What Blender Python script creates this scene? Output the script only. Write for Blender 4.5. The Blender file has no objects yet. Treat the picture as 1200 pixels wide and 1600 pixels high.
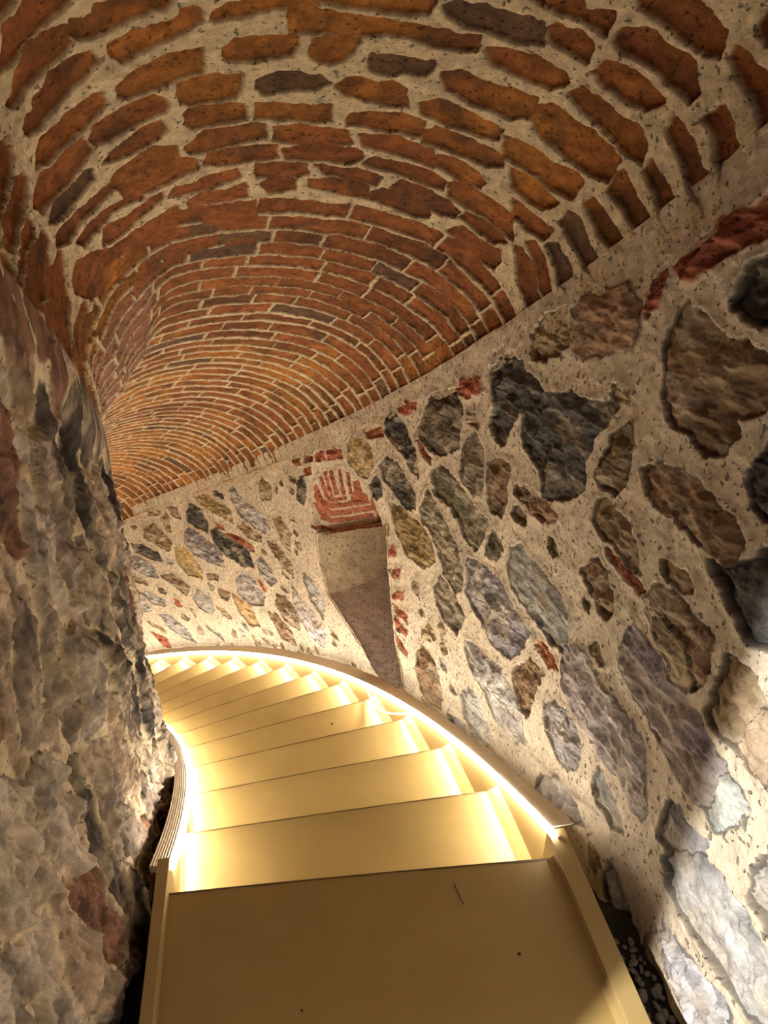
import bpy, bmesh, math
import numpy as np
from mathutils import Vector, Matrix

# ---------------------------------------------------------------- camera
scene = bpy.context.scene
CAM = np.array([4.89825, -0.94379, 1.41607])
PITCH, YAW, ROLL, FPX = 0.46708, -0.17401, 0.00558, 1046.84
fw = Vector((-math.sin(YAW)*math.cos(PITCH), math.cos(YAW)*math.cos(PITCH), -math.sin(PITCH)))
rt = Vector((math.cos(YAW), math.sin(YAW), 0)); up = rt.cross(fw)
cr, sr = math.cos(ROLL), math.sin(ROLL)
rt2 = rt*cr + up*sr; up2 = up*cr - rt*sr
cd = bpy.data.cameras.new('camera'); cam = bpy.data.objects.new('camera', cd)
scene.collection.objects.link(cam)
M = Matrix((rt2, up2, -fw)).transposed().to_4x4(); M.translation = Vector(CAM)
cam.matrix_world = M
cd.sensor_fit = 'VERTICAL'; cd.sensor_height = 36.0; cd.lens = FPX/1600*36.0
cd.clip_start = 0.02
scene.camera = cam

# ---------------------------------------------------------------- world, exposure, daylight
w = bpy.data.worlds.new('world'); scene.world = w; w.use_nodes = True
w.node_tree.nodes['Background'].inputs[0].default_value = (0.50, 0.62, 1.0, 1)
w.node_tree.nodes['Background'].inputs[1].default_value = 0.08
vs = scene.view_settings
vs.view_transform = 'Standard'; vs.look = 'None'; vs.gamma = 1; vs.use_curve_mapping = False
vs.exposure = 0.0
LED_STRENGTH = 82.0
LED_COLOR = (1.0, 0.89, 0.74)
# the spotlight of the entrance, shining past the corner of the inner wall
sd = bpy.data.lights.new('entrance_lamp', 'SPOT'); so = bpy.data.objects.new('entrance_lamp', sd)
scene.collection.objects.link(so)
so.location = (3.55, -1.33, 1.55)
so.rotation_euler = (Vector((5.6, -0.35, 0.25)) - so.location).to_track_quat('-Z', 'Y').to_euler()
sd.energy = 620; sd.spot_size = math.radians(75); sd.spot_blend = 0.6; sd.shadow_soft_size = 0.02
sd.color = (1.0, 0.95, 0.9)
# daylight standing in the entrance behind the viewer
ad = bpy.data.lights.new('entrance_daylight', 'AREA'); ao = bpy.data.objects.new('entrance_daylight', ad)
scene.collection.objects.link(ao)
ao.location = (5.05, -1.9, 0.5)
ao.rotation_euler = (Vector((4.7, 0.3, 0.0)) - ao.location).to_track_quat('-Z', 'Y').to_euler()
ad.shape = 'RECTANGLE'; ad.size = 0.9; ad.size_y = 0.6; ad.energy = 3.2; ad.color = (0.80, 0.88, 1.0)

# ---------------------------------------------------------------- measures of the stair
H, D = 0.2, 0.0677004568            # riser, turn per step
K = H/D
RI, RO, RW, RN = 4.5996, 5.44989, 5.61372, 4.5
OFF = 0.0128                        # inner end of every nosing
ZS = 1.42761
VB, VTAU, VN, VRN, VDZ, VSK = 0.3793, 0.5725, 2.1672, 4.5226, 0.0239, 0.0367

def lin(c):
    return tuple(((x/255)/12.92 if x/255 <= 0.04045 else ((x/255+0.055)/1.055)**2.4) for x in c)

# ---------------------------------------------------------------- numpy noise
rng = np.random.RandomState(7)
TAB = rng.rand(256, 256)
def vnoise(x, y, seed=0):
    xi = np.floor(x); yi = np.floor(y); fx = x-xi; fy = y-yi
    fx = fx*fx*fx*(fx*(fx*6-15)+10); fy = fy*fy*fy*(fy*(fy*6-15)+10)
    xi = xi.astype(np.int64)+seed*37; yi = yi.astype(np.int64)+seed*91
    a = TAB[xi & 255, yi & 255]; b = TAB[(xi+1) & 255, yi & 255]
    c = TAB[xi & 255, (yi+1) & 255]; d = TAB[(xi+1) & 255, (yi+1) & 255]
    return (a*(1-fx)+b*fx)*(1-fy)+(c*(1-fx)+d*fx)*fy
def fbm(x, y, o=4, seed=0, g=0.5):
    s = 0; a = 1; t = 0
    for i in range(o):
        s = s+a*(vnoise(x*2**i+17.3*i, y*2**i-9.1*i, seed+i)-0.5)*2; t += a; a *= g
    return s/t
def ridge(x, y, o=4, seed=0):
    s = 0; a = 1; t = 0
    for i in range(o):
        s = s+a*(1-np.abs(vnoise(x*2**i+5.3*i, y*2**i+3.7*i, seed+i)-0.5)*2); t += a; a *= 0.5
    return s/t
def sstep(a, b, x):
    t = np.clip((x-a)/(b-a), 0, 1); return t*t*(3-2*t)
def poly_sdf(px, py, V):
    d = np.full(px.shape, 1e9); ins = np.zeros(px.shape, bool); n = len(V)
    for i in range(n):
        x0, y0 = V[i]; x1, y1 = V[(i+1) % n]
        ex, ey = x1-x0, y1-y0; L = ex*ex+ey*ey+1e-12
        t = np.clip(((px-x0)*ex+(py-y0)*ey)/L, 0, 1)
        d = np.minimum(d, (px-x0-t*ex)**2+(py-y0-t*ey)**2)
        c = ((y0 > py) != (y1 > py)) & (px < (x1-x0)*(py-y0)/((y1-y0) if abs(y1-y0) > 1e-12 else 1e-12)+x0)
        ins ^= c
    d = np.sqrt(d); return np.where(ins, -d, d)
def voronoi(x, y, seed=0, jit=0.8):
    xi = np.floor(x).astype(np.int64); yi = np.floor(y).astype(np.int64)
    f1 = np.full(x.shape, 9.); f2 = np.full(x.shape, 9.); idd = np.zeros(x.shape, np.int64)
    for dx in (-1, 0, 1):
        for dy in (-1, 0, 1):
            cx, cy = xi+dx, yi+dy
            a = TAB[(cx+seed*13) & 255, (cy+seed*7) & 255]; b = TAB[(cx+seed*13+101) & 255, (cy+seed*7+57) & 255]
            d = np.hypot(cx+0.5+(a-0.5)*jit-x, cy+0.5+(b-0.5)*jit-y)
            m = d < f1
            f2 = np.where(m, f1, np.minimum(f2, d)); f1 = np.where(m, d, f1)
            idd = np.where(m, (cx & 255)*256+(cy & 255), idd)
    return f1, f2, idd

# ---------------------------------------------------------------- materials
def new_mat(name):
    m = bpy.data.materials.new(name); m.use_nodes = True
    nt = m.node_tree; return m, nt, nt.nodes['Principled BSDF']
def masonry(name, grain=1.0, rough_mid=0.9, relief=1.0):
    """colour comes from the stones, bricks and mortar of the mesh; nodes add grain, pits, streaks and bump"""
    m, nt, b = new_mat(name); N = nt.nodes; L = nt.links
    at = N.new('ShaderNodeAttribute'); at.attribute_name = 'col'
    ms = N.new('ShaderNodeAttribute'); ms.attribute_name = 'msk'
    uv = N.new('ShaderNodeAttribute'); uv.attribute_name = 'flat'
    tc = N.new('ShaderNodeTexCoord')
    def noise(vec, sc, det, rough=0.6):
        n = N.new('ShaderNodeTexNoise'); n.inputs['Scale'].default_value = sc
        n.inputs['Detail'].default_value = det; n.inputs['Roughness'].default_value = rough
        L.new(vec, n.inputs['Vector']); return n
    def mth(op, a, b_=None, clamp=False):
        n = N.new('ShaderNodeMath'); n.operation = op; n.use_clamp = clamp
        for i, v in enumerate((a, b_)):
            if v is None: continue
            if isinstance(v, (int, float)): n.inputs[i].default_value = v
            else: L.new(v, n.inputs[i])
        return n.outputs[0]
    mp = N.new('ShaderNodeMapping'); mp.inputs['Scale'].default_value = (20, 44, 1); L.new(uv.outputs['Vector'], mp.inputs['Vector'])
    streak = noise(mp.outputs[0], 1.0, 6, 0.65)
    fine = noise(tc.outputs['Object'], 130*grain, 5, 0.7)
    mid = noise(tc.outputs['Object'], 28*grain, 5, 0.65)
    pit = noise(tc.outputs['Object'], 75*grain, 2, 0.4)
    # pits: small dark holes of the mortar
    pr = N.new('ShaderNodeMapRange'); pr.inputs['From Min'].default_value = 0.30; pr.inputs['From Max'].default_value = 0.36
    L.new(pit.outputs['Fac'], pr.inputs['Value'])
    mort = mth('SUBTRACT', 1.0, ms.outputs['Fac'])
    pits = mth('MULTIPLY', mth('SUBTRACT', 1.0, pr.outputs[0]), mort)
    v1 = mth('ADD', mth('MULTIPLY', mth('SUBTRACT', fine.outputs['Fac'], 0.5), 0.55), 1.0)
    st = mth('MULTIPLY', mth('SUBTRACT', streak.outputs['Fac'], 0.5), 1.3)
    v2 = mth('ADD', mth('MULTIPLY', st, ms.outputs['Fac']), 1.0)
    v3 = mth('ADD', mth('MULTIPLY', mth('SUBTRACT', mid.outputs['Fac'], 0.5), rough_mid), 1.0)
    v = mth('MULTIPLY', mth('MULTIPLY', v1, v2), v3)
    v = mth('MULTIPLY', v, mth('SUBTRACT', 1.0, mth('MULTIPLY', pits, 0.6)))
    sc = N.new('ShaderNodeVectorMath'); sc.operation = 'SCALE'
    L.new(at.outputs['Color'], sc.inputs[0]); L.new(v, sc.inputs['Scale'])
    L.new(sc.outputs[0], b.inputs['Base Color'])
    b.inputs['Roughness'].default_value = 0.85
    b.inputs['Specular IOR Level'].default_value = 0.25
    h = mth('ADD', mth('MULTIPLY', fine.outputs['Fac'], 0.35), mth('MULTIPLY', mid.outputs['Fac'], 1.0))
    h = mth('ADD', h, mth('MULTIPLY', mth('MULTIPLY', streak.outputs['Fac'], ms.outputs['Fac']), 1.0))
    h = mth('SUBTRACT', h, mth('MULTIPLY', pits, 0.8))
    bp = N.new('ShaderNodeBump'); bp.inputs['Strength'].default_value = 0.9; bp.inputs['Distance'].default_value = 0.010*relief
    L.new(h, bp.inputs['Height']); L.new(bp.outputs[0], b.inputs['Normal'])
    return m
M_WALL = masonry('rubble_masonry'); M_VAULT = masonry('brick_masonry', 1.3, 1.7, 1.3)

def paint(name, rgb, rough=0.4, spots=True):
    m, nt, b = new_mat(name); N = nt.nodes; L = nt.links
    tc = N.new('ShaderNodeTexCoord')
    n = N.new('ShaderNodeTexNoise'); n.inputs['Scale'].default_value = 6; n.inputs['Detail'].default_value = 8
    n.inputs['Roughness'].default_value = 0.7
    L.new(tc.outputs['Object'], n.inputs['Vector'])
    r = N.new('ShaderNodeValToRGB'); c = lin(rgb)
    r.color_ramp.elements[0].position = 0.3; r.color_ramp.elements[1].position = 0.7
    r.color_ramp.elements[0].color = (c[0]*0.86, c[1]*0.84, c[2]*0.78, 1); r.color_ramp.elements[1].color = (*c, 1)
    L.new(n.outputs['Fac'], r.inputs[0]); L.new(r.outputs[0], b.inputs['Base Color'])
    n2 = N.new('ShaderNodeTexNoise'); n2.inputs['Scale'].default_value = 160; n2.inputs['Detail'].default_value = 3
    L.new(tc.outputs['Object'], n2.inputs['Vector'])
    rr = N.new('ShaderNodeMapRange'); rr.inputs['To Min'].default_value = rough-0.08; rr.inputs['To Max'].default_value = rough+0.15
    L.new(n.outputs['Fac'], rr.inputs['Value']); L.new(rr.outputs[0], b.inputs['Roughness'])
    bp = N.new('ShaderNodeBump'); bp.inputs['Strength'].default_value = 0.12; bp.inputs['Distance'].default_value = 0.001
    L.new(n2.outputs['Fac'], bp.inputs['Height']); L.new(bp.outputs[0], b.inputs['Normal'])
    return m
M_TREAD = paint('cream_painted_steel', (170, 145, 92), 0.38)
M_STRINGER = paint('cream_painted_stringer', (176, 152, 100), 0.45)
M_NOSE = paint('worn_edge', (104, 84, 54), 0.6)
M_CAP = paint('beige_cover_strip', (228, 212, 180), 0.55)
M_RIB = paint('ribbed_cover', (228, 214, 184), 0.5)
M_DARK = paint('dark_ground', (38, 34, 32), 0.8)
M_PEB = paint('grey_pebble', (118, 110, 104), 0.6)
M_MARK = paint('dark_brown_mark', (40, 28, 18), 0.7)
def emitter(name, col, st):
    m, nt, b = new_mat(name)
    b.inputs['Base Color'].default_value = (0.9, 0.9, 0.85, 1)
    b.inputs['Emission Color'].default_value = (*col, 1); b.inputs['Emission Strength'].default_value = st
    return m
M_LED = emitter('led_light', LED_COLOR, LED_STRENGTH)
M_CABLE = emitter('white_cable_painted_glow', LED_COLOR, 1.5)  # no lamp: emission puts the strip's light onto the cable

# ---------------------------------------------------------------- mesh helpers
def link(o): scene.collection.objects.link(o); return o
def grid_mesh(name, P, col, msk, flat, mat, cull=None):
    n, m_ = P.shape[:2]
    me = bpy.data.meshes.new(name)
    idx = np.arange(n*m_).reshape(n, m_)
    F = np.stack([idx[:-1, :-1], idx[1:, :-1], idx[1:, 1:], idx[:-1, 1:]], -1).reshape(-1, 4)
    if cull is not None:
        F = F[~cull[:-1, :-1].ravel()]
    me.vertices.add(n*m_); me.vertices.foreach_set('co', P.astype(np.float32).ravel())
    me.loops.add(F.size); me.loops.foreach_set('vertex_index', F.astype(np.int32).ravel())
    me.polygons.add(len(F)); me.polygons.foreach_set('loop_start', (np.arange(len(F))*4).astype(np.int32))
    me.update(calc_edges=True)
    me.polygons.foreach_set('use_smooth', np.ones(len(F), bool))
    a = me.attributes.new('col', 'FLOAT_COLOR', 'POINT')
    a.data.foreach_set('color', np.concatenate([col, np.ones((n, m_, 1))], -1).astype(np.float32).ravel())
    a = me.attributes.new('msk', 'FLOAT', 'POINT'); a.data.foreach_set('value', msk.astype(np.float32).ravel())
    a = me.attributes.new('flat', 'FLOAT_VECTOR', 'POINT'); a.data.foreach_set('vector', flat.astype(np.float32).ravel())
    me.materials.append(mat)
    return link(bpy.data.objects.new(name, me))
def mesh_obj(name, verts, faces, mat, parent=None, smooth=False, bevel=0):
    me = bpy.data.meshes.new(name); me.from_pydata([tuple(v) for v in verts], [], faces); me.update()
    me.materials.append(mat)
    bm = bmesh.new(); bm.from_mesh(me); bmesh.ops.recalc_face_normals(bm, faces=bm.faces); bm.to_mesh(me); bm.free()
    if smooth: me.polygons.foreach_set('use_smooth', np.ones(len(me.polygons), bool))
    o = link(bpy.data.objects.new(name, me))
    if bevel:
        md = o.modifiers.new('bevel', 'BEVEL'); md.width = bevel; md.segments = 2; md.limit_method = 'ANGLE'
    if parent: o.parent = parent
    return o
def sweep(name, stations, section, mat, parent=None, smooth=False, closed=True, bevel=0):
    """stations: function t -> (a point per section vertex); loft between them"""
    V = []; F = []; n = len(section(stations[0]))
    for t in stations: V += section(t)
    for i in range(len(stations)-1):
        for j in range(n if closed else n-1):
            k = (j+1) % n
            F.append((i*n+j, i*n+k, (i+1)*n+k, (i+1)*n+j))
    if closed:
        F.append(tuple(range(n))); F.append(tuple(reversed(range((len(stations)-1)*n, len(stations)*n))))
    return mesh_obj(name, V, F, mat, parent, smooth, bevel)
def cyl(r, t, z): return (r*math.cos(t), r*math.sin(t), z)
def structure(o): o['kind'] = 'structure'; return o

BRICKS = """n 25 26798 30 25951 17 25578 108 23846 123 24230 133 25193 125 26344 114 27123 98 27631
n -30 26369 -1 25893 4 26416 2 26653
n 158 24091 178 23610 177 23251 153 23005 239 20270 260 20578 257 21631 260 22448 259 23324 240 23925 194 24237
n 308 19070 286 18625 279 17760 236 12993 288 13067 303 14319 293 14525 292 15982 320 16163 329 17738 345 18994 335 19179
n 306 22909 303 22039 307 20780 302 20111 278 20020 277 19739 301 19473 342 19384 360 20006 377 20858 388 21768 396 22393 343 22819
n 145 27104 137 26044 153 25085 169 24231 240 24221 247 24778 251 25490 242 26220 235 27087 234 27624 179 28258 181 27454
n 290 26710 269 25589 280 24486 299 23636 348 23396 379 24101 389 24813 398 25752 399 26844 376 27618 318 27788 307 27377 318 26922
n 479 22745 452 22135 442 21255 435 20361 441 19413 551 19434 553 20111 559 20864 558 21656 563 22318 532 22850
n 455 18722 424 18367 420 17695 427 16473 461 16438 507 16580 523 17636 513 18649
n 575 20368 570 19874 565 19010 576 18036 657 18069 686 18285 694 18994 707 19823 672 20243 625 20394
n 721 20084 718 19402 713 18588 718 17920 806 17743 818 18545 823 19393 831 19744 777 20141
n 588 24181 586 23166 586 22160 583 21413 631 20831 694 20873 703 21725 708 22750 714 23427 672 24418 638 24576
n 426 27231 455 25903 461 24856 453 24012 480 23448 537 23483 567 24006 571 24747 573 25729 554 26994 489 28029
n 795 24216 759 23280 734 22261 732 21176 797 20884 839 21345 854 22295 840 23183
n 534 29129 524 28129 575 27138 590 25802 601 24851 702 24569 735 25621 746 26358 717 27457 640 28868 548 29425
d 715 27974 764 26444 755 25380 782 24728 851 24845 867 25775 860 27152 806 28159 723 28741
n 941 24056 897 23518 879 22544 861 21666 900 20491 985 20356 1008 21121 1001 22677 1023 23324 992 23944
n 1008 22684 1002 21544 990 20909 994 20112 1025 19627 1087 19513 1103 20102 1150 20938 1149 21839 1149 23075 1028 23461
n 914 20112 847 19389 843 18533 834 17406 849 17004 925 16925 936 17313 966 18121 983 19173 974 19921
n 1063 19330 996 19160 988 18463 976 17274 972 16490 1052 16392 1074 17174 1087 18398
n 213 29554 267 28790 327 29011 343 29621 302 31011 227 32046 131 33292
n 363 29629 413 28877 472 28731 484 29355 466 30478 350 32167 218 33569 92 34060 149 33244 318 31212
n 123 35405 339 32725 462 31129 505 29981 578 29908 612 30359 493 31928 332 33603 214 35042
n 531 31690 640 30363 667 29314 790 29248 823 30144 745 31807 515 34071 177 35746 229 35123 396 33217
n 71 34493 160 34009 181 34267 75 35679 8 35768
n 774 29602 854 29932 898 30539 1017 30713 848 33320 843 34439 570 35445 564 34383 745 31807
n 836 28648 887 27310 941 25674 936 24116 1005 23966 1021 25049 1010 26294 1009 27482 902 28991
n 1058 25667 1093 23825 1106 22778 1175 22209 1149 23075 1143 24192 1167 25218 1147 26575 1059 27197
n 1269 25439 1181 24898 1222 23421 1198 22099 1181 21275 1235 21169 1279 22134 1320 23514 1328 24464
n 1230 20943 1181 20615 1172 19682 1134 18916 1112 17830 1176 17681 1210 18391 1258 19038 1254 19857 1261 20280
n 1322 20045 1274 19537 1262 18253 1218 17458 1330 17197 1355 18268 1358 19813
n 1425 24246 1377 23266 1348 22158 1320 20486 1454 20329 1521 20537 1536 21922 1545 23365 1529 24003
n 1455 19433 1408 18623 1393 17741 1369 16829 1500 16656 1503 17819 1507 19069
d 1545 20054 1514 19392 1517 17602 1588 17517 1625 18528 1603 19668
n 1669 21499 1668 20465 1656 19396 1648 18072 1735 18025 1779 19052 1790 20262 1794 21316
n 1731 17759 1675 17304 1642 16455 1797 16224 1809 17228 1800 17671
n 1790 24539 1662 23744 1663 22193 1682 21631 1797 21593 1820 22783 1868 23804
n 1146 28891 1131 27898 1262 26032 1378 24531 1498 24320 1620 24806 1553 26514 1442 28143 1226 29164
n 328 16804 322 15947 325 15339 327 14514 332 13487 333 12546 319 11328 370 11110 389 11629 398 12608 390 13323 390 14122 421 15067 411 15844 414 16665
n 469 16058 429 15933 426 14811 476 14844 517 15152 534 15432 519 15941
d 514 14305 472 14297 464 13670 454 12857 455 12271 482 12217 526 12404 526 13075 553 13581 545 14133
d 610 17580 583 16967 578 16240 590 15646 627 15322 657 15674 666 16404 687 17085 652 17551
n 647 15161 592 14891 579 14371 595 13908 573 13382 591 12883 689 12541 697 13193 687 13982 672 14669
n 717 17502 732 16752 741 15794 723 15101 815 15011 828 15640 819 16658 809 17427
n 831 14420 770 14397 744 13693 726 12627 731 11775 785 11582 813 11656 824 12658 831 13793
n 862 16685 848 15786 852 14982 867 14343 938 13942 967 14768 964 15769 946 16590
n 882 13829 846 12933 848 11887 856 10853 920 10489 964 10501 950 11714 943 12645 942 13516
n 994 16264 969 15514 969 14446 970 13529 1023 13391 1061 13732 1061 14908 1057 16070
n 1048 13236 992 12855 987 11581 988 10399 1007 9687 1061 9540 1082 10414 1067 11685 1060 12658
n 1091 17156 1079 16193 1081 15343 1164 15207 1193 15818 1191 17045
n 1086 15103 1098 13994 1085 12954 1106 12233 1173 12311 1176 13351 1154 14477
n 1232 16821 1202 16519 1199 15612 1281 15494 1318 16365
n 1194 15073 1175 14345 1186 12660 1275 12291 1282 12967 1262 14153 1259 14956
n 490 11922 461 11343 468 10351 461 9370 455 8407 524 8216 570 8745 575 9640 577 10527 553 11448
n 655 12206 612 11627 611 10797 626 9751 633 8863 677 8808 703 9549 716 10605 706 11440 703 11960
n 788 11659 741 11131 741 10125 737 9176 734 8156 780 7867 825 8694 833 9688 833 10663 829 11419
n 883 10594 858 9872 872 8759 901 8145 950 8086 976 9082 939 10308
d 245 12714 222 12404 210 11509 214 10660 205 9610 260 9285 283 9788 292 10271 292 11007 293 11730 283 12444
n 385 10671 345 10921 322 10115 313 9208 311 8067 332 7782 395 8243 402 9007 399 9712 397 10279
n 1162 11653 1100 11371 1098 10133 1106 8980 1138 8265 1186 8184 1222 8865 1200 10130 1187 11464
n 1225 12346 1174 11914 1203 10774 1193 9479 1275 9330 1312 9871 1291 11084 1279 12176
n 1014 9547 976 8971 970 7844 962 6625 969 6010 1072 5129 1087 5951 1093 7319 1081 9105
n 1172 8012 1114 7967 1106 6685 1098 5706 1119 5205 1186 5789 1189 6960
n 1294 8098 1214 7632 1218 6468 1188 5104 1237 4647 1301 4617 1341 6043 1327 7350
n 151 10271 98 9003 127 8732 108 8482 85 7876 149 7686 154 7981 151 8643 162 9337 159 9942
n 218 9417 194 9141 187 8314 193 7853 248 7692 254 8250 250 8943
n 154 7305 117 7364 79 6761 74 6093 61 5462 54 4833 90 4208 104 3880 140 3824 150 4558 150 5439 159 6256 167 7013
n 28 7552 -59 5955 -53 5246 -46 4666 -20 4482 4 4236 20 4760 31 5432 31 6184 43 6848 43 7341
n 265 7282 219 7205 198 6740 197 5865 190 4969 198 4632 254 4885 273 5594 280 6575
n 379 7521 324 7376 320 6623 327 5695 307 4606 321 3866 379 3466 400 4369 396 5684 399 6657
n 534 8189 472 8209 447 7804 448 6773 429 5829 418 4691 432 4239 524 3956 561 4570 579 5992 574 7294
n 654 8639 629 7554 635 6363 595 5190 606 4639 687 4490 725 5574 727 6842 729 8081
n 238 3816 203 4055 195 3347 192 2436 200 1672 186 854 192 173 239 107 265 1316 256 2379 250 3326
n 135 3076 67 2880 72 2129 81 1283 51 320 64 14 125 222 160 646 152 1422 133 2307
n -16 3973 -42 4068 -53 3559 -57 2992 -54 2357 4 591 15 1152 5 2026 3 2858
n -116 4092 -146 4174 -101 3360 -101 3781
n 386 3199 339 3288 334 2504 326 1634 325 874 322 326 385 442 397 1320 390 2384
n 551 3597 476 3967 445 3774 454 2952 448 1824 439 664 461 255 504 242 529 876 527 2462
n 662 3985 619 3855 609 2906 593 1859 563 502 565 51 612 -57 648 819 679 2380
d 814 4117 743 4181 717 3433 740 2231 727 1093 775 499 810 1382 822 2960
d 947 3645 886 3316 882 2226 891 804 933 454 979 1560
n 1032 4475 976 4168 1001 3049 1044 1552 1036 390 1081 255 1120 2004
n 1100 4872 1069 4460 1088 3233 1145 1873 1134 626 1183 241 1245 1320 1233 3000
n 766 7504 748 6928 746 5795 743 4740 824 5073 845 5901 839 6999
n 885 6662 880 5302 864 3978 937 3858 973 5063 969 6010
n 889 29331 973 28513 1187 29935 1139 32651 859 36416 704 36416 761 35161 838 32835
n 1294 30458 1393 28625 1652 29288 1415 33685 4964 26544 896 36416 1035 34592
n 524 33929 807 32061 764 34496 691 36416 552 36416 512 35730"""
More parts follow.
